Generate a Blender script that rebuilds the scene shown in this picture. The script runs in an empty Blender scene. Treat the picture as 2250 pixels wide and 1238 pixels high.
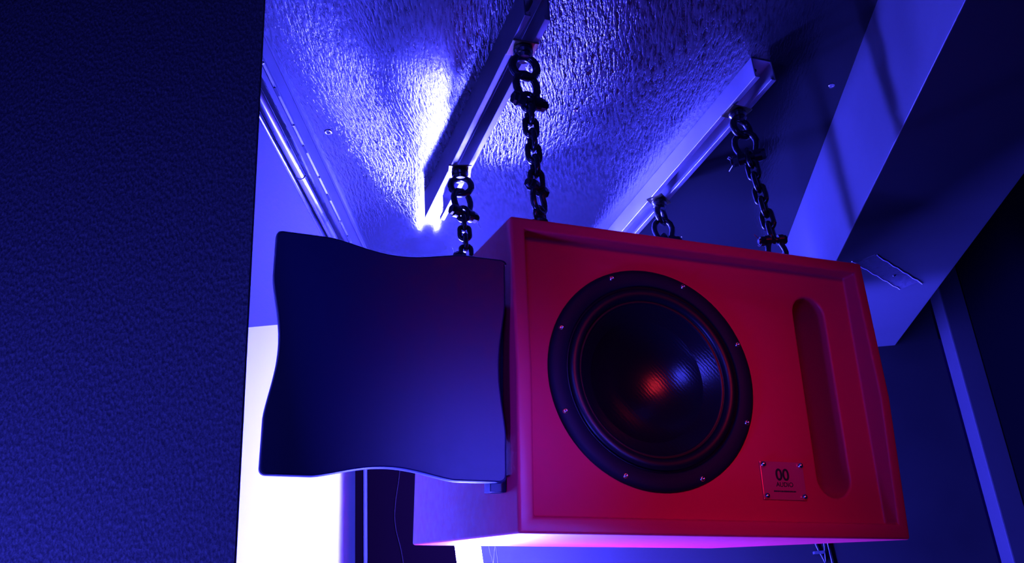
import bpy, bmesh, math, random
from mathutils import Vector, Matrix
PI = math.pi
random.seed(7)
scene = bpy.context.scene
COL = scene.collection

# ------------------------------------------------------------------ camera
cd = bpy.data.cameras.new('camera')
cd.sensor_width = 36.0
cd.lens = 32.0
cd.clip_start = 0.02
cam = bpy.data.objects.new('camera', cd)
COL.objects.link(cam)
cam.matrix_world = Matrix((
    (0.99735754, 0.07264944, 0.0, 0.0),
    (0.02890810, -0.39686078, -0.91742348, 0.0),
    (-0.06665030, 0.91499922, -0.39791225, 1.6),
    (0, 0, 0, 1)))
scene.camera = cam

# ------------------------------------------------------------------ world, exposure
scene.view_settings.view_transform = 'Standard'
scene.view_settings.look = 'None'
scene.view_settings.exposure = 0.0
scene.view_settings.gamma = 1.0
scene.view_settings.use_curve_mapping = False
wd = bpy.data.worlds.new('world')
scene.world = wd
wd.use_nodes = True
wd.node_tree.nodes['Background'].inputs[0].default_value = (0.02, 0.0, 1.0, 1)
wd.node_tree.nodes['Background'].inputs[1].default_value = 0.045

BLUE = (0.050, 0.052, 1.0)

# ------------------------------------------------------------------ frames
def frame(x, y, z, o):
    return Matrix(((x[0], y[0], z[0], o[0]), (x[1], y[1], z[1], o[1]), (x[2], y[2], z[2], o[2]), (0, 0, 0, 1)))
# ceiling frame: x along the wall, y towards the back of the room, z = normal of the ceiling
CN = Vector((0.0032, 0.06485, 0.99789)).normalized()
CA = Vector((0.04918, 0.99668, -0.06493)).normalized()
CB = CA.cross(CN).normalized()
CF = frame(CB, CA, CN, Vector((0, 0, 1.6)) + CN * 1.01)
# wall frame: x to the right, y towards the back wall, z up
WF = frame((0.99878, -0.0493, 0), (0.0493, 0.99878, 0), (0, 0, 1), (0, 0, 0))
# loudspeaker frame: x across the front, y into the cabinet, z up the cabinet, origin bottom front left
bx = Vector((0.9295, 0.3677, -0.0289)).normalized()
by = Vector((-0.3622, 0.9247, 0.1175)); by = (by - bx * by.dot(bx)).normalized()
bz = bx.cross(by).normalized()
BF = frame(bx, by, bz, (-0.0158, 1.1131, 1.7555))

# ------------------------------------------------------------------ lamps out in the room (off frame)
def area_lamp(name, loc, target, size, energy, color, spread=PI, shape='RECTANGLE', size_y=None):
    l = bpy.data.lights.new(name, 'AREA')
    l.shape = shape; l.size = size; l.size_y = size_y or size
    l.energy = energy; l.color = color; l.spread = spread
    o = bpy.data.objects.new(name, l)
    COL.objects.link(o)
    d = Vector(target) - Vector(loc)
    o.location = loc
    o.rotation_euler = d.to_track_quat('-Z', 'Y').to_euler()
    return o
area_lamp('red_wash_lamp', BF @ Vector((.42, -1.2, .62)), BF @ Vector((.36, 0, .20)), 0.60, 0.43, (1.0, 0.025, 0.05), spread=math.radians(30))
area_lamp('blue_wash_lamp', (-0.70, 0.62, 1.15), (-0.62, 0.95, 1.70), 0.22, 16.0, BLUE, spread=math.radians(110))
area_lamp('blue_panel_lamp', (-0.07, -0.13, 1.97), (0.25, 1.25, 1.98), 0.30, 1.3, BLUE, spread=math.radians(70), size_y=0.40)
area_lamp('blue_spot_lamp', (0.80, -0.10, 1.55), (-0.01, 1.09, 1.86), 0.14, 0.42, BLUE, spread=math.radians(14))

# ------------------------------------------------------------------ helpers
def tag(o, label=None, cat=None, group=None, kind=None):
    if label: o['label'] = label
    if cat: o['category'] = cat
    if group: o['group'] = group
    if kind: o['kind'] = kind
    return o
def empty(name, mat):
    o = bpy.data.objects.new(name, None)
    o.empty_display_size = 0.02
    COL.objects.link(o)
    o.matrix_world = mat
    return o
def obj(name, bm, mat, parent=None, matrix=None, smooth=False, recalc=True):
    if recalc: bmesh.ops.recalc_face_normals(bm, faces=bm.faces[:])
    me = bpy.data.meshes.new(name)
    bm.to_mesh(me); bm.free()
    if mat: me.materials.append(mat)
    if smooth:
        for p in me.polygons: p.use_smooth = True
    o = bpy.data.objects.new(name, me)
    COL.objects.link(o)
    if parent is not None: o.parent = parent
    if matrix is not None: o.matrix_local = matrix
    return o
def add_box(bm, x0, x1, y0, y1, z0, z1, bev=0, seg=2):
    r = bmesh.ops.create_cube(bm, size=1)
    vs = r['verts']
    for v in vs:
        v.co = Vector((x0 + (v.co.x + .5) * (x1 - x0), y0 + (v.co.y + .5) * (y1 - y0), z0 + (v.co.z + .5) * (z1 - z0)))
    if bev:
        es = list({e for v in vs for e in v.link_edges})
        bmesh.ops.bevel(bm, geom=es, offset=bev, segments=seg, affect='EDGES', profile=0.6)
def box(x0, x1, y0, y1, z0, z1, bev=0):
    bm = bmesh.new(); add_box(bm, x0, x1, y0, y1, z0, z1, bev); return bm
def add_tube(bm, pts, r, n=10, closed=False, caps=True):
    pts = [Vector(p) for p in pts]
    m = len(pts)
    rings = []; prev = None
    for i, p in enumerate(pts):
        if closed: t = (pts[(i + 1) % m] - pts[i - 1]).normalized()
        else: t = (pts[min(i + 1, m - 1)] - pts[max(i - 1, 0)]).normalized()
        if prev is None:
            up = Vector((0, 0, 1)) if abs(t.z) < 0.9 else Vector((1, 0, 0))
            u = t.cross(up).normalized()
        else:
            u = (prev - t * prev.dot(t)).normalized()
        prev = u
        w = t.cross(u)
        rr = r[i] if isinstance(r, (list, tuple)) else r
        rings.append([bm.verts.new(p + (u * math.cos(2 * PI * k / n) + w * math.sin(2 * PI * k / n)) * rr) for k in range(n)])
    for i in range(m if closed else m - 1):
        a, b = rings[i], rings[(i + 1) % m]
        off = 0
        if closed and i == m - 1:
            off = min(range(n), key=lambda s: (a[0].co - b[s].co).length)
        for k in range(n):
            bm.faces.new((a[k], a[(k + 1) % n], b[(k + 1 + off) % n], b[(k + off) % n]))
    if caps and not closed:
        bm.faces.new(rings[0][::-1]); bm.faces.new(rings[-1])
def tube(pts, r, n=10, closed=False):
    bm = bmesh.new(); add_tube(bm, pts, r, n, closed); return bm
def add_lathe(bm, prof, n=48, mat=Matrix(), close=False):
    """profile of (radius, height) turned about z"""
    rings = []
    for r, z in prof:
        if r < 1e-6: rings.append([bm.verts.new(mat @ Vector((0, 0, z)))])
        else: rings.append([bm.verts.new(mat @ Vector((r * math.cos(2 * PI * k / n), r * math.sin(2 * PI * k / n), z))) for k in range(n)])
    prs = list(zip(rings, rings[1:]))
    if close: prs.append((rings[-1], rings[0]))
    for a, b in prs:
        for k in range(n):
            k2 = (k + 1) % n
            if len(a) == 1 and len(b) == 1: continue
            if len(a) == 1: bm.faces.new((a[0], b[k], b[k2]))
            elif len(b) == 1: bm.faces.new((a[k], a[k2], b[0]))
            else: bm.faces.new((a[k], a[k2], b[k2], b[k]))
def lathe(prof, n=48, close=False):
    bm = bmesh.new(); add_lathe(bm, prof, n, close=close); return bm
def add_prism(bm, poly, f):
    """poly: list of 2d points, f(p, s) gives the 3d point for s = 0 and 1"""
    a = [bm.verts.new(f(p, 0)) for p in poly]; b = [bm.verts.new(f(p, 1)) for p in poly]
    n = len(poly)
    bm.faces.new(a[::-1]); bm.faces.new(b)
    for i in range(n): bm.faces.new((a[i], a[(i + 1) % n], b[(i + 1) % n], b[i]))
def bake(o, cutters=()):
    """apply the modifiers of o to its mesh and drop the cutters"""
    dg = bpy.context.evaluated_depsgraph_get()
    me = bpy.data.meshes.new_from_object(o.evaluated_get(dg))
    o.modifiers.clear()
    old = o.data; nm = old.name; o.data = me; bpy.data.meshes.remove(old); me.name = nm
    for c in cutters: bpy.data.objects.remove(c)

# ------------------------------------------------------------------ materials
def new_mat(name):
    m = bpy.data.materials.new(name); m.use_nodes = True
    nt = m.node_tree
    return m, nt, nt.nodes['Principled BSDF']
def simple(name, color, rough=0.5, metal=0.0, spec=0.5, noise=None, bump=0.0, coat=0.0):
    m, nt, b = new_mat(name)
    b.inputs['Base Color'].default_value = (*color, 1)
    b.inputs['Roughness'].default_value = rough
    b.inputs['Metallic'].default_value = metal
    b.inputs['Specular IOR Level'].default_value = spec
    b.inputs['Coat Weight'].default_value = coat
    if noise:
        tc = nt.nodes.new('ShaderNodeTexCoord')
        n = nt.nodes.new('ShaderNodeTexNoise'); n.inputs['Scale'].default_value = noise; n.inputs['Detail'].default_value = 4
        nt.links.new(tc.outputs['Object'], n.inputs['Vector'])
        mr = nt.nodes.new('ShaderNodeMapRange'); mr.inputs[3].default_value = max(rough - .12, .05); mr.inputs[4].default_value = min(rough + .12, 1)
        nt.links.new(n.outputs[0], mr.inputs[0]); nt.links.new(mr.outputs[0], b.inputs['Roughness'])
        if bump:
            bp = nt.nodes.new('ShaderNodeBump'); bp.inputs['Strength'].default_value = bump; bp.inputs['Distance'].default_value = 0.001
            nt.links.new(n.outputs[0], bp.inputs['Height']); nt.links.new(bp.outputs[0], b.inputs['Normal'])
    return m
def ceiling_mat():
    m, nt, b = new_mat('glossy_painted_plywood')
    N = nt.nodes.new; L = nt.links.new
    b.inputs['Base Color'].default_value = (0.02, 0.02, 0.022, 1)
    b.inputs['Roughness'].default_value = 0.15
    b.inputs['Specular IOR Level'].default_value = 0.42
    tc = N('ShaderNodeTexCoord')
    # wandering grain: coordinates bent by a slow noise, then stretched along the board
    w = N('ShaderNodeTexNoise'); w.inputs['Scale'].default_value = 3.2; w.inputs['Detail'].default_value = 1.5
    L(tc.outputs['Object'], w.inputs['Vector'])
    sub = N('ShaderNodeVectorMath'); sub.operation = 'SUBTRACT'; sub.inputs[1].default_value = (.5, .5, .5)
    L(w.outputs['Color'], sub.inputs[0])
    sc = N('ShaderNodeVectorMath'); sc.operation = 'SCALE'; sc.inputs['Scale'].default_value = 0.07
    L(sub.outputs[0], sc.inputs[0])
    ad = N('ShaderNodeVectorMath'); L(tc.outputs['Object'], ad.inputs[0]); L(sc.outputs[0], ad.inputs[1])
    mp = N('ShaderNodeMapping'); mp.inputs['Scale'].default_value = (230, 46, 40)
    L(ad.outputs[0], mp.inputs[0])
    g = N('ShaderNodeTexNoise'); g.inputs['Scale'].default_value = 1.0; g.inputs['Detail'].default_value = 3; g.inputs['Roughness'].default_value = .6
    L(mp.outputs[0], g.inputs['Vector'])
    ramp = N('ShaderNodeMapRange'); ramp.inputs[1].default_value = .36; ramp.inputs[2].default_value = .62
    L(g.outputs[0], ramp.inputs[0])
    # the rough board lies in the middle, smoother boards to the sides and the back
    sx = N('ShaderNodeSeparateXYZ'); L(ad.outputs[0], sx.inputs[0])
    def ss(src, a, b_):
        r = N('ShaderNodeMapRange'); r.interpolation_type = 'SMOOTHSTEP'; r.inputs[1].default_value = a; r.inputs[2].default_value = b_
        L(src, r.inputs[0]); return r.outputs[0]
    def mul(a, c):
        q = N('ShaderNodeMath'); q.operation = 'MULTIPLY'; L(a, q.inputs[0]); L(c, q.inputs[1]); return q.outputs[0]
    ln = N('ShaderNodeMath'); ln.operation = 'MULTIPLY_ADD'; ln.inputs[1].default_value = 0.45; L(sx.outputs[1], ln.inputs[0]); L(sx.outputs[0], ln.inputs[2])
    mask = mul(mul(ss(sx.outputs[0], -.46, -.22), ss(ln.outputs[0], 1.0, .80)), ss(sx.outputs[1], 1.80, 1.30))
    mc = N('ShaderNodeMix'); mc.data_type = 'RGBA'
    mc.inputs[6].default_value = (0.010, 0.010, 0.011, 1); mc.inputs[7].default_value = (0.040, 0.040, 0.045, 1)
    gm = mul(ramp.outputs[0], mask)
    L(gm, mc.inputs[0]); L(mc.outputs[2], b.inputs['Base Color'])
    mk = N('ShaderNodeMapRange'); mk.inputs[3].default_value = 0.05; L(mask, mk.inputs[0])
    fine = N('ShaderNodeTexNoise'); fine.inputs['Scale'].default_value = 160; L(tc.outputs['Object'], fine.inputs['Vector'])
    # smoother strip left of the first channel, added to sharpen the tube's reflection
    sh = N('ShaderNodeMath'); sh.operation = 'ADD'; sh.inputs[1].default_value = .19; L(sx.outputs[0], sh.inputs[0])
    ab = N('ShaderNodeMath'); ab.operation = 'ABSOLUTE'; L(sh.outputs[0], ab.inputs[0])
    wv = N('ShaderNodeMapRange'); wv.interpolation_type = 'SMOOTHSTEP'; wv.inputs[1].default_value = .055; wv.inputs[2].default_value = .16; wv.inputs[3].default_value = .10; L(ab.outputs[0], wv.inputs[0])
    h = mul(mul(ramp.outputs[0], mk.outputs[0]), wv.outputs[0])
    h2 = N('ShaderNodeMath'); h2.operation = 'MULTIPLY_ADD'; h2.inputs[1].default_value = 0.06; L(fine.outputs[0], h2.inputs[0]); L(h, h2.inputs[2])
    bp = N('ShaderNodeBump'); bp.inputs['Strength'].default_value = 0.36; bp.inputs['Distance'].default_value = 0.004
    L(h2.outputs[0], bp.inputs['Height']); L(bp.outputs[0], b.inputs['Normal'])
    return m
def rough_wall_mat():
    m, nt, b = new_mat('rough_dark_render')
    N = nt.nodes.new; L = nt.links.new
    b.inputs['Base Color'].default_value = (0.07, 0.07, 0.085, 1)
    b.inputs['Roughness'].default_value = 0.30
    tc = N('ShaderNodeTexCoord')
    mp = N('ShaderNodeMapping'); mp.inputs['Scale'].default_value = (1, 1, .55); L(tc.outputs['Object'], mp.inputs[0])
    a = N('ShaderNodeTexNoise'); a.inputs['Scale'].default_value = 380; a.inputs['Detail'].default_value = 5; a.inputs['Roughness'].default_value = .7
    L(mp.outputs[0], a.inputs['Vector'])
    v = N('ShaderNodeTexVoronoi'); v.inputs['Scale'].default_value = 260; L(mp.outputs[0], v.inputs['Vector'])
    q = N('ShaderNodeMath'); q.operation = 'ADD'; L(a.outputs[0], q.inputs[0]); L(v.outputs[0], q.inputs[1])
    cr = N('ShaderNodeMapRange'); cr.inputs[1].default_value = .42; cr.inputs[2].default_value = .68; cr.inputs[3].default_value = .045; cr.inputs[4].default_value = .11
    L(a.outputs[0], cr.inputs[0]); L(cr.outputs[0], b.inputs['Base Color'])
    bp = N('ShaderNodeBump'); bp.inputs['Strength'].default_value = 0.5; bp.inputs['Distance'].default_value = 0.002
    L(q.outputs[0], bp.inputs['Height']); L(bp.outputs[0], b.inputs['Normal'])
    return m
M_ceil = ceiling_mat()
M_rough = rough_wall_mat()
M_white = simple('white_wall_paint', (0.85, 0.85, 0.85), 0.5, noise=8)
M_navy = simple('dark_wall_paint', (0.0055, 0.005, 0.007), 0.6, spec=0.2, noise=12)
M_post = simple('corner_post_paint', (0.022, 0.020, 0.026), 0.6, spec=0.2, noise=20)
M_blackwall = simple('black_wall_paint', (0.001, 0.001, 0.0015), 0.9, spec=0.0)
M_beam = simple('beam_paint', (0.055, 0.055, 0.063), 0.42, noise=9, bump=0.05)
M_steel = simple('galvanised_steel', (0.58, 0.58, 0.62), 0.44, metal=1.0, noise=25, bump=0.03)
M_steel2 = simple('dull_dark_steel', (0.20, 0.19, 0.21), 0.42, metal=0.85, noise=25, bump=0.03)
M_rail = simple('grey_rail_metal', (0.45, 0.45, 0.50), 0.28, metal=1.0, noise=15)
M_zinc = simple('bright_zinc', (0.8, 0.78, 0.76), 0.2, metal=1.0)
M_bolt = simple('yellow_zinc', (0.45, 0.42, 0.2), 0.3, metal=1.0)
M_chain = simple('black_lacquered_steel', (0.010, 0.010, 0.014), 0.25, spec=0.6)
M_red = simple('red_cabinet_coating', (0.66, 0.011, 0.050), 0.42, spec=0.35, noise=60, bump=0.06)
M_black = simple('black_cabinet_coating', (0.006, 0.007, 0.04), 0.42, spec=0.4, noise=80, bump=0.05)
M_rubber = simple('black_rubber', (0.003, 0.003, 0.010), 0.38, spec=0.4)
M_trim = simple('dark_board_paint', (0.0012, 0.0003, 0.0006), 0.7, spec=0.0)
M_railp = simple('dark_painted_rail', (0.022, 0.022, 0.026), 0.4, spec=0.25)
M_ring = simple('black_driver_frame', (0.004, 0.004, 0.016), 0.6, spec=0.2)
M_plate = simple('polished_badge_metal', (0.80, 0.07, 0.14), 0.22, metal=0.35, spec=0.3)  # the red reflection on the plate is put into its base colour
M_ink = simple('black_print', (0.01, 0.006, 0.012), 0.5)
M_dark = simple('dark_recess', (0.002, 0.002, 0.003), 0.9)
M_cable = simple('dark_cable_jacket', (0.003, 0.0005, 0.001), 0.7, spec=0.05)
M_cord = simple('pale_cord', (0.03, 0.03, 0.035), 0.4)
M_tape = simple('clear_tape', (0.085, 0.08, 0.10), 0.2, noise=90, bump=0.9, spec=0.7)
M_residue = simple('glue_residue', (0.75, 0.7, 0.85), 0.5)
def cone_mat():
    m, nt, b = new_mat('ribbed_black_cone')
    N = nt.nodes.new; L = nt.links.new
    b.inputs['Base Color'].default_value = (0.006, 0.006, 0.012, 1); b.inputs['Roughness'].default_value = 0.24; b.inputs['Specular IOR Level'].default_value = .55
    tc = N('ShaderNodeTexCoord')
    w = N('ShaderNodeTexWave'); w.wave_type = 'BANDS'; w.bands_direction = 'DIAGONAL'; w.inputs['Scale'].default_value = 90; w.inputs['Distortion'].default_value = 3; w.inputs['Detail'].default_value = 2; w.inputs['Detail Scale'].default_value = 2
    L(tc.outputs['Object'], w.inputs['Vector'])
    bp = N('ShaderNodeBump'); bp.inputs['Strength'].default_value = 0.12; bp.inputs['Distance'].default_value = 0.0006
    L(w.outputs[0], bp.inputs['Height']); L(bp.outputs[0], b.inputs['Normal'])
    return m
M_cone = cone_mat()
def emit(name, color, s):
    m, nt, b = new_mat(name)
    b.inputs['Base Color'].default_value = (.8, .8, .8, 1)
    b.inputs['Emission Color'].default_value = (*color, 1); b.inputs['Emission Strength'].default_value = s
    return m
M_lamp = emit('blue_lamp_diffuser', BLUE, 1350)

# ------------------------------------------------------------------ setting
def struct(name, bm, mat, F):
    o = obj(name, bm, mat); o.matrix_world = F; o['kind'] = 'structure'; return o
struct('ceiling', box(-1.6, 1.6, -0.6, 2.6, 0.0, 0.05), M_ceil, CF)
struct('floor', box(-1.6, 1.6, -0.6, 2.3, -0.06, 0.0), M_navy, WF)
struct('wall_back', box(-1.6, -0.5, 2.148, 2.25, 0.0, 2.49), M_white, WF)
struct('wall_rear', box(-0.5, 0.9, 2.12, 2.2, 0.0, 2.49), M_navy, WF)
struct('trim_1', box(-0.502, -0.482, 2.095, 2.18, 0.0, 2.49, 0.002), M_trim, WF)     # dark board at the end of the white wall
struct('trim_2', box(-0.482, -0.4745, 2.092, 2.13, 0.0, 2.49, 0.002), M_railp, WF)      # narrow metal edge
struct('trim_3', box(-0.4745, -0.262, 2.100, 2.13, 0.0, 2.49, 0.002), M_trim, WF)
struct('trim_4', box(0.905, 0.96, 2.06, 2.12, 0.0, 2.49, 0.003), M_post, WF)           # corner post
struct('wall_right', box(0.96, 1.05, -0.6, 2.2, 0.0, 2.60), M_blackwall, WF)
bm = bmesh.new()
add_prism(bm, [(-1.6, .95), (-.3535, .95), (-.352, .952), (-.47, 1.12), (-1.6, 1.12)], lambda p, s: Vector((p[0], p[1], s * 2.545)))
struct('wall_left', bm, M_rough, WF)
struct('ceiling_beam', box(0.547, 0.797, -0.6, 2.10, -0.21, 0.0, 0.0015), M_beam, CF)

# tape stuck under the beam
t = empty('tape_strip', CF @ Matrix.Translation((0.66, 1.66, -0.2105)) @ Matrix.Rotation(math.radians(-42), 4, 'Z'))
tag(t, 'strip of crinkled clear tape with pale torn edges on the beam underside', 'tape')
bm = bmesh.new(); nx, ny = 26, 8
gv = [[bm.verts.new((-.02 + .04 * j / ny + .0015 * math.sin(i * 1.7), -.085 + .19 * i / nx, -.0006 - .0007 * random.random())) for j in range(ny + 1)] for i in range(nx + 1)]
for i in range(nx):
    for j in range(ny): bm.faces.new((gv[i][j], gv[i + 1][j], gv[i + 1][j + 1], gv[i][j + 1]))
r = bmesh.ops.extrude_face_region(bm, geom=bm.faces[:])
for v in [g for g in r['geom'] if isinstance(g, bmesh.types.BMVert)]: v.co.z = 0.0006
obj('tape', bm, M_tape, t)
for s in (-1, 1):
    pts = [(s * .021 + .0012 * math.sin(k * 2.1 + s), -.09 + .2 * k / 14 + s * .008, -.0014) for k in range(15)]
    obj('torn_edge', tube(pts, 0.0013, 6), M_residue, t)
obj('screw_head', lathe([(0, -.003), (.0025, -.0026), (.0035, -.001), (.0035, 0.0)], 16), M_zinc, t, Matrix.Translation((0.002, 0.03, -.0014)))

# ------------------------------------------------------------------ ceiling fixings and rails
def panel_screw(x, y, r, label):
    o = empty('ceiling_screw', CF @ Matrix.Translation((x, y, 0)))
    tag(o, label, 'screw', 'screws in the ceiling boards')
    obj('washer', lathe([(r * .45, -.0008), (r * .5, -.0016), (r * .92, -.0018), (r, -.0008), (r, 0.0003), (r * .45, .0003)], 20, close=True), M_zinc, o, smooth=True)
    obj('screw_head', lathe([(0, -.0012), (r * .3, -.0012), (r * .46, -.0006), (r * .46, .0003)], 16), M_dark if r > .006 else M_zinc, o)
panel_screw(-0.3794, 1.3101, 0.0072, 'pale ring-shaped screw in the ceiling left of the bright patch')
panel_screw(0.0681, 1.3191, 0.0045, 'small screw in the rough ceiling right of the middle chain')
panel_screw(0.5222, 1.3226, 0.0055, 'small screw in the smooth ceiling close to the beam')

y0r, y1r = 0.75, 2.05
t = empty('slotted_rail', CF @ Matrix.Translation((-0.418, 0, 0)))
tag(t, 'dark slotted metal rail on the ceiling, the rail nearer the chains', 'rail', 'rails along the left side of the ceiling')
bm = bmesh.new()
prof = [(-.015, 0), (-.015, -.012), (-.012, -.014), (-.009, -.012), (-.009, -.004), (.006, -.004), (.009, -.010), (.0125, -.010), (.0125, 0)]
add_prism(bm, prof, lambda p, s: Vector((p[0], y0r + s * (y1r - y0r), p[1])))
obj('rail_body', bm, M_railp, t)
for k in range(8):
    yy = 0.83 + k * 0.165
    obj('slot', box(-.0125, -.0085, yy, yy + .022, -.0149, -.0138), M_dark, t)
    obj('rivet', lathe([(0, -.003), (.002, -.0025), (.003, 0)], 10), M_zinc, t, Matrix.Translation((-.011, yy - .06, -.0125)))
t = empty('conduit_pipe', CF @ Matrix.Translation((-0.461, 0, -0.012)))
tag(t, 'bright metal conduit pipe on the ceiling along the left side', 'pipe', 'rails along the left side of the ceiling')
obj('pipe', tube([(0, y0r, 0), (0, y1r, 0)], 0.0085, 20), M_rail, t, smooth=True)
for yy in (0.95, 1.42, 1.9):
    bm = bmesh.new(); add_tube(bm, [(0.0092 * math.cos(a), yy, 0.0092 * math.sin(a)) for a in [PI + PI * k / 12 for k in range(13)]], .0012, 6)
    obj('saddle_clip', bm, M_steel, t)
o = obj('thin_conduit', tube([(0, y0r, 0), (0, y1r, 0)], 0.0042, 14), M_rail, smooth=True)
o.matrix_world = CF @ Matrix.Translation((-0.482, 0, -0.0045))
tag(o, 'thin metal conduit running beside the bright pipe, leftmost line on the ceiling', 'pipe', 'rails along the left side of the ceiling')

# strut channels
def strut_channel(c0, c1, label, h=.041, mat=None):
    """centre line end points (x, y) in the ceiling frame"""
    a = Vector((c0[0], c0[1], 0)); b = Vector((c1[0], c1[1], 0))
    L = (b - a).length; ang = math.atan2(b.y - a.y, b.x - a.x) - PI / 2
    t = empty('strut_channel', CF @ Matrix.Translation(a) @ Matrix.Rotation(ang, 4, 'Z'))
    tag(t, label, 'metal channel', 'steel channels the loudspeaker hangs from')
    w, th = .0205, .0026
    outer = [(-w, 0), (-w, -h), (-w + .0095, -h), (-w + .0095, -h + .0085), (-w + .0095 - th * .6, -h + .0085), (-w + .0095 - th * .6, -h + th), (-w + th, -h + th), (-w + th, -th)]
    prof = outer + [(-x, z) for x, z in outer[::-1]]
    bm = bmesh.new()
    add_prism(bm, prof, lambda p, s: Vector((p[0], s * L, p[1])))
    o = obj('channel', bm, mat or M_steel, t)
    mod = o.modifiers.new('b', 'BEVEL'); mod.width = .0012; mod.segments = 2; mod.limit_method = 'ANGLE'; mod.angle_limit = 1.0
    bake(o)
    k = 0.035
    while k < L - .03:                        # oblong holes in the web, seen as dark ovals
        bm = bmesh.new()
        pts = [(.0065 * math.cos(q), (.0075 if q < PI else -.0075) + .0065 * math.sin(q)) for q in [2 * PI * i / 24 + .001 for i in range(24)]]
        add_prism(bm, pts, lambda p, s: Vector((p[0], k + p[1], -th - .0002 - .0004 * s)))
        obj('web_hole', bm, M_dark, t)
        k += .050
    return t
strut_channel((0.0130, 1.0137), (-0.2243, 1.5465), 'steel channel on the ceiling above the black loudspeaker, dark on its left side', .060, M_steel2)
strut_channel((0.3842, 1.232), (0.1170, 1.838), 'pale lit steel channel on the ceiling above the red cabinet')

# ------------------------------------------------------------------ hanging tackle
def axis_matrix(p, d, roll):
    """local -z points along d, rolled about it"""
    z = (-d).normalized()
    x = Vector((math.cos(roll), math.sin(roll), 0)); x = (x - z * x.dot(z)).normalized()
    y = z.cross(x)
    return frame(x, y, z, p)
def link_pts(hw, hl, n=10):
    """stadium centre line in the xz plane: half width hw, half length hl"""
    s = hl - hw; out = []
    for k in range(n + 1):
        a = PI * k / n; out.append((hw * math.cos(a), 0, s + hw * math.sin(a)))
    for k in range(n + 1):
        a = PI + PI * k / n; out.append((hw * math.cos(a), 0, -s + hw * math.sin(a)))
    return out
ROD = 0.0043; PITCH = 0.0228
bm = bmesh.new(); add_tube(bm, link_pts(.0130 - ROD + .0001, PITCH / 2 + ROD), ROD, 12, closed=True)
LINK = bpy.data.meshes.new('chain_link'); bmesh.ops.recalc_face_normals(bm, faces=bm.faces[:]); bm.to_mesh(LINK); bm.free()
LINK.materials.append(M_chain)
for p in LINK.polygons: p.use_smooth = True
def chain(p0, p1, n, roll, label):
    """n links from p0 to p1; the pull is straight"""
    d = (p1 - p0); u = d.normalized()
    t = empty('lifting_chain', axis_matrix(p0, u, roll))
    tag(t, label, 'chain', 'black chains holding the red cabinet')
    step = d.length / n
    for k in range(n):
        o = bpy.data.objects.new('link', LINK)
        COL.objects.link(o); o.parent = t
        o.matrix_local = Matrix.Translation((0, 0, -(k + .5) * step)) @ Matrix.Rotation(PI / 2 * (k % 2), 4, 'Z') @ Matrix.Diagonal((1, 1, step / PITCH, 1))
    return t
def eye_nut(p, d, roll, R, label):
    """swivel lifting eye bolted into a channel: square washer, collar and ring"""
    t = empty('lifting_eye', axis_matrix(p, d, roll))
    tag(t, label, 'lifting ring', 'lifting eyes bolted to the ceiling channels')
    obj('square_washer', box(-.021, .021, -.017, .017, -.003, 0.0, .0006), M_bolt, t)
    obj('collar', lathe([(0, -.003), (.0125, -.003), (.0155, -.005), (.0155, -.010), (.013, -.014), (.014, -.018), (.011, -.0225), (0, -.0225)], 28), M_chain, t, smooth=False)
    obj('bolt', lathe([(0, .003), (.0045, .003), (.0052, .002), (.0052, -.003), (0, -.003)], 16), M_bolt, t)
    obj('ring', tube([(R * math.cos(a), 0, -.018 - R + R * math.sin(a)) for a in [2 * PI * k / 32 for k in range(32)]], .0062, 14, closed=True), M_chain, t, smooth=True)
    return t
def shackle(p, d, roll, label, group, flip=False, pinside=1, S=1.25):
    """bow shackle: origin at inside top of the bow, pin below; flip turns it upside down"""
    m = axis_matrix(p, d, roll)
    if flip: m = m @ Matrix.Rotation(PI, 4, 'X')
    m = m @ Matrix.Scale(S, 4)
    t = empty('bow_shackle', m)
    tag(t, label, 'shackle', group)
    r = .0046
    pts = [(.0105, 0, -.036), (.0112, 0, -.028), (.0138, 0, -.020), (.0145, 0, -.013), (.0125, 0, -.005), (.0075, 0, .001), (0, 0, .0035)]
    pts = pts + [(-x, y, z) for x, y, z in pts[-2::-1]]
    obj('bow', tube(pts, [.0054] + [r] * (len(pts) - 2) + [.0054], 14), M_chain, t, smooth=True)
    bm = bmesh.new()
    for s in (-1, 1):
        add_tube(bm, [(s * .0065, 0, -.037), (s * .0155, 0, -.037)], .0088, 18)
    obj('lug', bm, M_chain, t)
    s = pinside
    bm = bmesh.new()
    add_tube(bm, [(-.021 * s, 0, -.037), (.026 * s, 0, -.037)], .0044, 14)
    add_tube(bm, [(-.0155 * s, 0, -.037), (-.021 * s, 0, -.037)], .0072, 6)
    obj('pin', bm, M_chain, t)
    bm = bmesh.new(); add_tube(bm, [(.0160 * s, 0, -.037), (.0225 * s, 0, -.037)], .0078, 6)
    obj('nut', bm, M_chain, t)
    bm = bmesh.new()
    add_tube(bm, [(.0245 * s, 0, -.044), (.0245 * s, 0, -.030), (.0265 * s, .002, -.027), (.0285 * s, 0, -.030), (.0250 * s, 0, -.034)], .0007, 6)
    add_tube(bm, [(.0245 * s, 0, -.043), (.031 * s, .003, -.049)], .0007, 6)
    obj('cotter_pin', bm, M_zinc, t)
    return t
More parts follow.
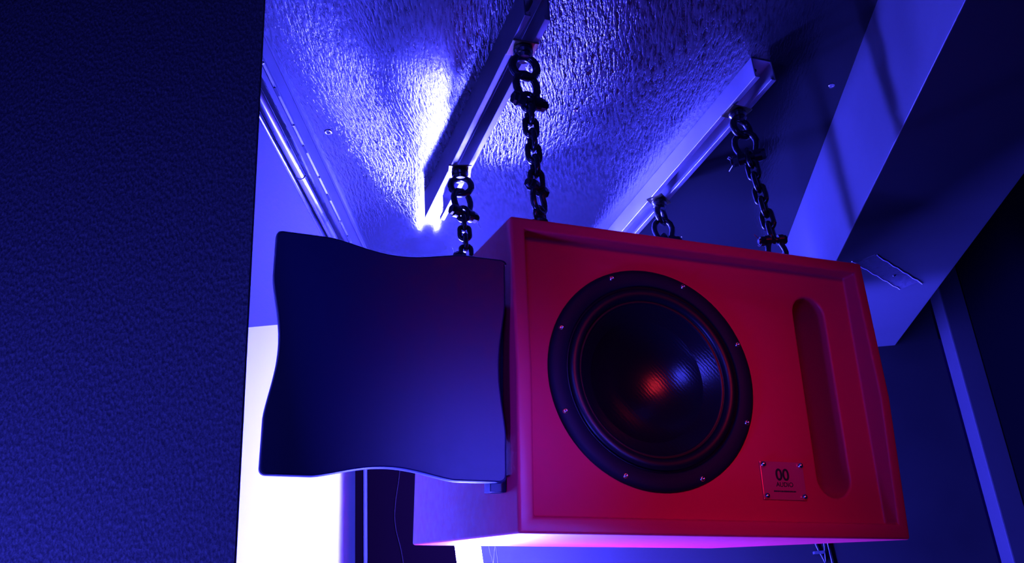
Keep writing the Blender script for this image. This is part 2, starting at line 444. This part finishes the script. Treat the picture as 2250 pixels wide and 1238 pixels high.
def cabinet_eye(u, w, roll, label):
    """eye bolt on the roof of the red cabinet"""
    p = BF @ Vector((u, w, .4174))
    z = BF.to_3x3() @ Vector((0, 0, 1))
    t = empty('cabinet_eye_bolt', axis_matrix(p, -z, roll))
    tag(t, label, 'eye bolt', 'eye bolts on the roof of the red cabinet')
    obj('base', lathe([(0, -.0), (.011, 0), (.012, .003), (.008, .006), (.0065, .010), (0, .010)], 20), M_chain, t)
    obj('ring', tube([(.0105 * math.cos(a), 0, .0125 + .0105 * math.sin(a)) for a in [2 * PI * k / 24 for k in range(24)]], .0036, 10, closed=True), M_chain, t, smooth=True)
    return p + z * .0195
def ceil_pt(x, y, h): return CF @ Vector((x, y, h))
HG = [  # hook on channel (x, y), cabinet u w, roll, links, words
    dict(h=(-0.1524, 1.3852), ch=.060, u=.043, w=.355, roll=.15, s1=.7, s2=.7, n=5, R=.0185, who='the left chain behind the black loudspeaker', dx=0.0),
    dict(h=(-0.0140, 1.0744), ch=.060, u=.048, w=.038, roll=.35, s1=.55, s2=1.0, n=6, R=.0195, who='the middle chain over the red cabinet', dx=0.0),
    dict(h=(0.2271, 1.5881), u=.47, w=.40, roll=1.0, s1=.1, s2=.4, n=5, R=.0175, who='the short chain sinking behind the red cabinet', dx=0.0),
    dict(h=(0.3469, 1.3165), u=.487, w=.10, roll=.5, cr=.95, s1=-.25, s2=.1, n=6, R=.0175, who='the rightmost chain', dx=0.0)]
for i, g in enumerate(HG):
    top = ceil_pt(*g['h'], -g.get('ch', .041))
    bot = cabinet_eye(g['u'], g['w'], g['roll'] + .6, 'black eye bolt on the cabinet roof under ' + g['who'])
    d = (bot - top).normalized(); L = (bot - top).length
    eye_nut(top, d, g['roll'], g['R'], 'black lifting ring bolted to the channel above ' + g['who'])
    a = .018 + 2 * g['R'] - .0010                       # bottom of the ring
    shackle(top + d * (a - .0015), d, g['s1'], 'black bow shackle at the upper end of ' + g['who'], 'shackles at the upper ends of the chains', pinside=1 if i != 3 else -1)
    b = a + .037 - .002                                 # pin of the upper shackle
    e = L - .038                                        # pin of the lower shackle
    n = max(2, round((e - b) / PITCH))
    chain(top + d * b, top + d * e, n, g.get('cr', g['roll']), 'black link chain, ' + g['who'])
    shackle(top + d * (L + .002), d, g['s2'], 'black bow shackle at the lower end of ' + g['who'], 'shackles at the lower ends of the chains', flip=True, pinside=-1, S=1.0)

# ------------------------------------------------------------------ red subwoofer
W_, H_, D_ = 0.5835, 0.4174, 0.5106
sub = empty('subwoofer', BF)
tag(sub, 'large red hanging subwoofer cabinet with one black round driver', 'loudspeaker')
bm = bmesh.new()
prof = [(.026, H_), (0.0, H_ - .2165), (-.0052, 0.0), (D_, 0.0), (D_, H_)]
add_prism(bm, prof, lambda p, s: Vector((s * W_, p[0], p[1])))
cab = obj('cabinet', bm, M_red, sub)
TL, TR, TT, TB = .021, .0176, .0188, .0209
def bw(v): return .0353 - .075 * (v - .21)          # depth of the baffle at height v from the roof
bm = bmesh.new()                                     # front recess
inner = [(-.08, TT), (bw(TT), TT), (bw(H_ - TB), H_ - TB), (-.08, H_ - TB)]
add_prism(bm, inner, lambda p, s: Vector((TL + s * (W_ - TL - TR), p[0], H_ - p[1])))
cut1 = obj('cut', bm, None, sub)
# frame of the baffle: origin at the driver centre, x across, z out of the baffle towards the room
CU, CV = .2132, .2057
tz = Vector((0, -1, .075)).normalized(); tx = Vector((1, 0, 0)); ty = tz.cross(tx)
DF = frame(tx, ty, tz, (CU, bw(CV), H_ - CV))
bm = bmesh.new(); add_lathe(bm, [(0, .02), (.135, .02), (.135, -.10), (0, -.10)], 64, DF)
cut2 = obj('cut', bm, None, sub)
bm = bmesh.new()
sc_u, s_r, v0, v1 = .4893, .0275, .0603 + .0275, .3610 - .0275
pts = []
for k in range(13): a = PI * k / 12; pts.append((sc_u + s_r * math.cos(a), v0 - s_r * math.sin(a)))
for k in range(13): a = PI + PI * k / 12; pts.append((sc_u + s_r * math.cos(a), v1 - s_r * math.sin(a)))
add_prism(bm, pts, lambda p, s: Vector((p[0], bw(p[1]) - .02 + s * .13, H_ - p[1])))
cut3 = obj('cut', bm, None, sub)
for c in (cut1, cut2, cut3):
    mo = cab.modifiers.new('c', 'BOOLEAN'); mo.operation = 'DIFFERENCE'; mo.object = c; mo.solver = 'EXACT'
mo = cab.modifiers.new('b', 'BEVEL'); mo.width = .0042; mo.segments = 4; mo.limit_method = 'ANGLE'; mo.angle_limit = math.radians(40)
bpy.context.view_layer.update()
bake(cab, (cut1, cut2, cut3))
for p in cab.data.polygons: p.use_smooth = True
try: cab.data.set_sharp_from_angle(angle=math.radians(32))
except Exception: pass

# driver
drv = obj('driver_frame', lathe([(.1315, -.002), (.1315, .0045), (.1335, .0062), (.150, .0062), (.1555, .0045), (.157, .0015), (.157, -.0002), (.134, -.0002), (.134, -.09), (.1315, -.09)], 96, close=True), M_ring, sub, DF, smooth=True)
drv['label'] = 'black driver ring'
try: drv.data.set_sharp_from_angle(angle=math.radians(50))
except Exception: pass
sur = [(.1312, .0035)]
for k in range(17):
    a = PI * k / 16; sur.append((.1205 + .0085 * math.cos(a), .0015 + .0070 * math.sin(a)))
sur += [(.111, -.001), (.1095, .0012), (.108, -.001), (.1065, -.001)]
obj('rubber_surround', lathe(sur + [(.1065, -.004), (.1312, -.004)], 96, close=True), M_rubber, drv, smooth=True)
cn = [(.1068 * math.sin(PI / 2 * (1 - k / 24)), -.001 - .047 * (1 - math.sin(PI / 2 * (1 - k / 24)) ** 2)) for k in range(25)]
cn[-1] = (0.0, cn[-1][1])
obj('cone', lathe(cn + [(0.0, -.055), (.1068, -.008)], 96, close=True), M_cone, drv, smooth=True)
for k in range(8):
    a = math.radians(22.5 + 45 * k)
    obj('screw', lathe([(0, .0018), (.0012, .0018), (.0014, .0034), (.0030, .0028), (.0040, .0010), (.0040, -.001)], 14), M_zinc, drv,
        Matrix.Translation((.1485 * math.cos(a), .1485 * math.sin(a), .0055)) @ Matrix.Rotation(random.random() * 3, 4, 'Z'), smooth=True)

# badge
def on_baffle(u, v, out=0.0): return Vector((u, bw(v) , H_ - v)) + tz * out
PU0, PU1, PV0, PV1 = .3663, .4365, .3140, .3663
BM = frame(tx, ty, tz, on_baffle((PU0 + PU1) / 2, (PV0 + PV1) / 2))
hw, hh = (PU1 - PU0) / 2, (PV1 - PV0) / 2
badge = obj('badge_plate', box(-hw, hw, -hh, hh, .0005, .0025, .0006), M_plate, sub, BM)
badge['label'] = 'shiny metal badge'
def lettering(txt, size, x, y, bold=0.0, name='lettering', sx=1.0):
    cu = bpy.data.curves.new(name, 'FONT'); cu.body = txt; cu.size = size; cu.align_x = 'CENTER'; cu.extrude = .00015; cu.offset = bold
    o = bpy.data.objects.new(name, cu); COL.objects.link(o)
    bpy.context.view_layer.update()
    me = bpy.data.meshes.new_from_object(o.evaluated_get(bpy.context.evaluated_depsgraph_get()))
    bpy.data.objects.remove(o)
    me.materials.clear(); me.materials.append(M_ink); me.name = name
    q = bpy.data.objects.new(name, me); COL.objects.link(q); q.parent = badge
    q.matrix_local = Matrix.Translation((x, y, .00270)) @ Matrix.Diagonal((sx, 1, 1, 1))
    return q
lettering('00', .0225, -.001, .0005, .0005)
lettering('AUDIO', .0088, .001, -.0083, .0001)
bm = bmesh.new(); x = -.018
while x < .018:                                       # the small line of print, too fine to read
    w = random.uniform(.0012, .0026); add_box(bm, x, x + w, -.0158, -.0136, .0026, .00275); x += w + .0005
obj('small_print', bm, M_ink, badge)
for sx in (-1, 1):
    for sy in (-1, 1):
        obj('rivet', lathe([(0, .0052)] + [(.0047 * math.sin(q), .0005 + .0047 * math.cos(q)) for q in [PI / 2 * k / 8 for k in range(1, 9)]] + [(.0047, -.0003)], 20), M_zinc, badge,
            Matrix.Translation((sx * (hw - .0045), sy * (hh - .0045), .0022)), smooth=True)

# ------------------------------------------------------------------ black loudspeaker beside the cabinet
top_s = empty('black_loudspeaker', BF @ Matrix.Translation((0, 0.02, H_)))
tag(top_s, 'square black loudspeaker with curved-in sides hanging beside the red cabinet', 'loudspeaker')
def pincushion(shrink=0.0):
    x0, x1, z0, z1 = -.3045 + shrink, -.0055 - shrink, -.3568 + shrink, -.0625 - shrink
    def dip(t, depth):                                  # flat near the corners, dished between
        if t < .22 or t > .80: return 0
        q = (t - .22) / .58; return depth * math.sin(PI * q) ** 1.35
    rr = .0075; N = 44; out = []
    def side(ax, ay, bx_, by_, nx_, ny_, depth):
        for k in range(N + 1):
            t = k / N
            L = math.hypot(bx_ - ax, by_ - ay); tt = (rr + t * (L - 2 * rr)) / L
            out.append((ax + (bx_ - ax) * tt + nx_ * dip(tt, depth), ay + (by_ - ay) * tt + ny_ * dip(tt, depth)))
    def corner(cx_, cy_, a0):
        for k in range(1, 5):
            a = a0 - PI / 2 * k / 5; out.append((cx_ + rr * math.cos(a), cy_ + rr * math.sin(a)))
    side(x0, z1, x1, z1 - .004, 0, -1, .0125); corner(x1 - rr, z1 - .004 - rr, PI / 2)
    side(x1 - .003, z1, x1, z0, -1, 0, .0090); corner(x1 - rr, z0 + rr, 0)
    side(x1, z0, x0 + .003, z0, 0, 1, .0130); corner(x0 + .003 + rr, z0 + rr, -PI / 2)
    side(x0 + .003, z0, x0, z1, 1, 0, .0120); corner(x0 + rr, z1 - rr, PI)
    return out
def cushion_solid(sections, bulge=0.0):
    """sections: (y, shrink); joined into one closed body"""
    bm = bmesh.new(); rings = []
    for y, s in sections:
        rings.append([bm.verts.new((p[0], y, p[1])) for p in pincushion(s)])
    n = len(rings[0])
    for a, b in zip(rings, rings[1:]):
        for k in range(n): bm.faces.new((a[k], a[(k + 1) % n], b[(k + 1) % n], b[k]))
    bm.faces.new(rings[0])
    for ring, dy in ((rings[-1], 0),):
        c = Vector((0, 0, 0))
        for v in ring: c += v.co
        c /= n
        prev = ring
        for f in (.8, .6, .4, .2):
            y = c.y + dy * (1 - f ** 2.2)
            cur = [bm.verts.new((c.x + (v.co.x - c.x) * f, y, c.z + (v.co.z - c.z) * f)) for v in ring]
            for k in range(n): bm.faces.new((prev[k], prev[(k + 1) % n], cur[(k + 1) % n], cur[k]))
            prev = cur
        cv_ = bm.verts.new((c.x, c.y + dy, c.z))
        for k in range(n): bm.faces.new((prev[k], prev[(k + 1) % n], cv_))
    return bm
fp = obj('front_panel', cushion_solid([(0.0, .0028), (.0008, .0012), (.003, 0), (.013, 0), (.0145, .0015)], 0), M_black, top_s, smooth=True)
fp.data.set_sharp_from_angle(angle=math.radians(10))
obj('cabinet', cushion_solid([(.0145, .004), (.020, .003), (.028, .006), (.09, .050), (.13, .075), (.135, .080)]), M_black, top_s, smooth=True)
for u, v in ((-.072, -.0735), (-.020, -.128), (-.0165, -.250), (-.077, -.345)):
    obj('screw', lathe([(0, .0012), (.0012, .0012), (.0022, 0)], 12), M_ring, top_s, frame((1, 0, 0), (0, 0, 1), (0, -1, 0), (u, .0025, v)))
bm = bmesh.new()
add_box(bm, -.022, -.001, .016, .040, -.3665, -.345, .001)
add_box(bm, -.028, -.0005, .030, .10, -.30, -.12, .001)
obj('side_bracket', bm, M_black, top_s)

# ------------------------------------------------------------------ lamp, cables
lp = empty('light_tube', Matrix.Translation((-0.125 + 1.86 * .095, 1.83, 0)) @ Matrix.Rotation(-.095, 4, 'Y'))
tag(lp, 'glaring upright blue-white light tube standing behind the red cabinet', 'lamp')
obj('diffuser', tube([(0, 0, 0.95), (0, 0, 2.445)], .025, 24), M_lamp, lp, smooth=True)
obj('end_cap', tube([(0, 0, 2.445), (0, 0, 2.455)], .015, 24), M_zinc, lp)
obj('end_cap', tube([(0, 0, .925), (0, 0, .95)], .026, 24), M_zinc, lp)
obj('stand_pole', tube([(0, 0, .02), (0, 0, .925)], .011, 16), M_rail, lp)
obj('base', lathe([(0, 0), (.13, 0), (.13, .01), (.02, .02), (0, .02)], 32), M_black, lp)

def cable(pts, r, mat, label):
    sm = []
    P = [Vector(p) for p in pts]
    P = [P[0] * 2 - P[1]] + P + [P[-1] * 2 - P[-2]]
    for i in range(1, len(P) - 2):
        for k in range(8):
            t_ = k / 8; a, b, c, d = P[i - 1], P[i], P[i + 1], P[i + 2]
            sm.append(.5 * ((2 * b) + (c - a) * t_ + (2 * a - 5 * b + 4 * c - d) * t_ ** 2 + (3 * b - a - 3 * c + d) * t_ ** 3))
    sm.append(P[-2])
    o = obj('cable', tube(sm, r, 8), mat, smooth=True); o.matrix_world = WF
    return tag(o, label, 'cable')
cable([(-.392, 2.098, 2.20), (-.396, 2.098, 2.07), (-.409, 2.098, 1.98), (-.409, 2.098, 1.93), (-.393, 2.098, 1.85), (-.385, 2.098, 1.7), (-.385, 2.098, 1.3), (-.385, 2.08, 0.0)], .0012, M_cable, 'thin dark reddish cable hanging in a curve below the black loudspeaker')
cable([(-.215, 2.118, 2.3), (-.21, 2.118, 2.0), (-.200, 2.118, 1.87), (-.1936, 2.118, 1.8375), (-.18, 2.118, 1.7), (-.18, 2.118, 0.0)], .0011, M_cord, 'thin pale cord on the dark wall right of the light tube')
c = cable([(.50, 2.1165, 2.0), (.515, 2.1165, 1.86), (.5232, 2.1165, 1.815), (.5335, 2.1165, 1.783), (.55, 2.1165, 1.7), (.55, 2.1165, 0.0)], .0017, M_cord, 'thin pale cable with a small clip below the right end of the red cabinet')
bm = bmesh.new(); add_box(bm, .512, .536, 2.106, 2.12, 1.802, 1.808, .001)
obj('cable_clip', bm, M_cord, c)
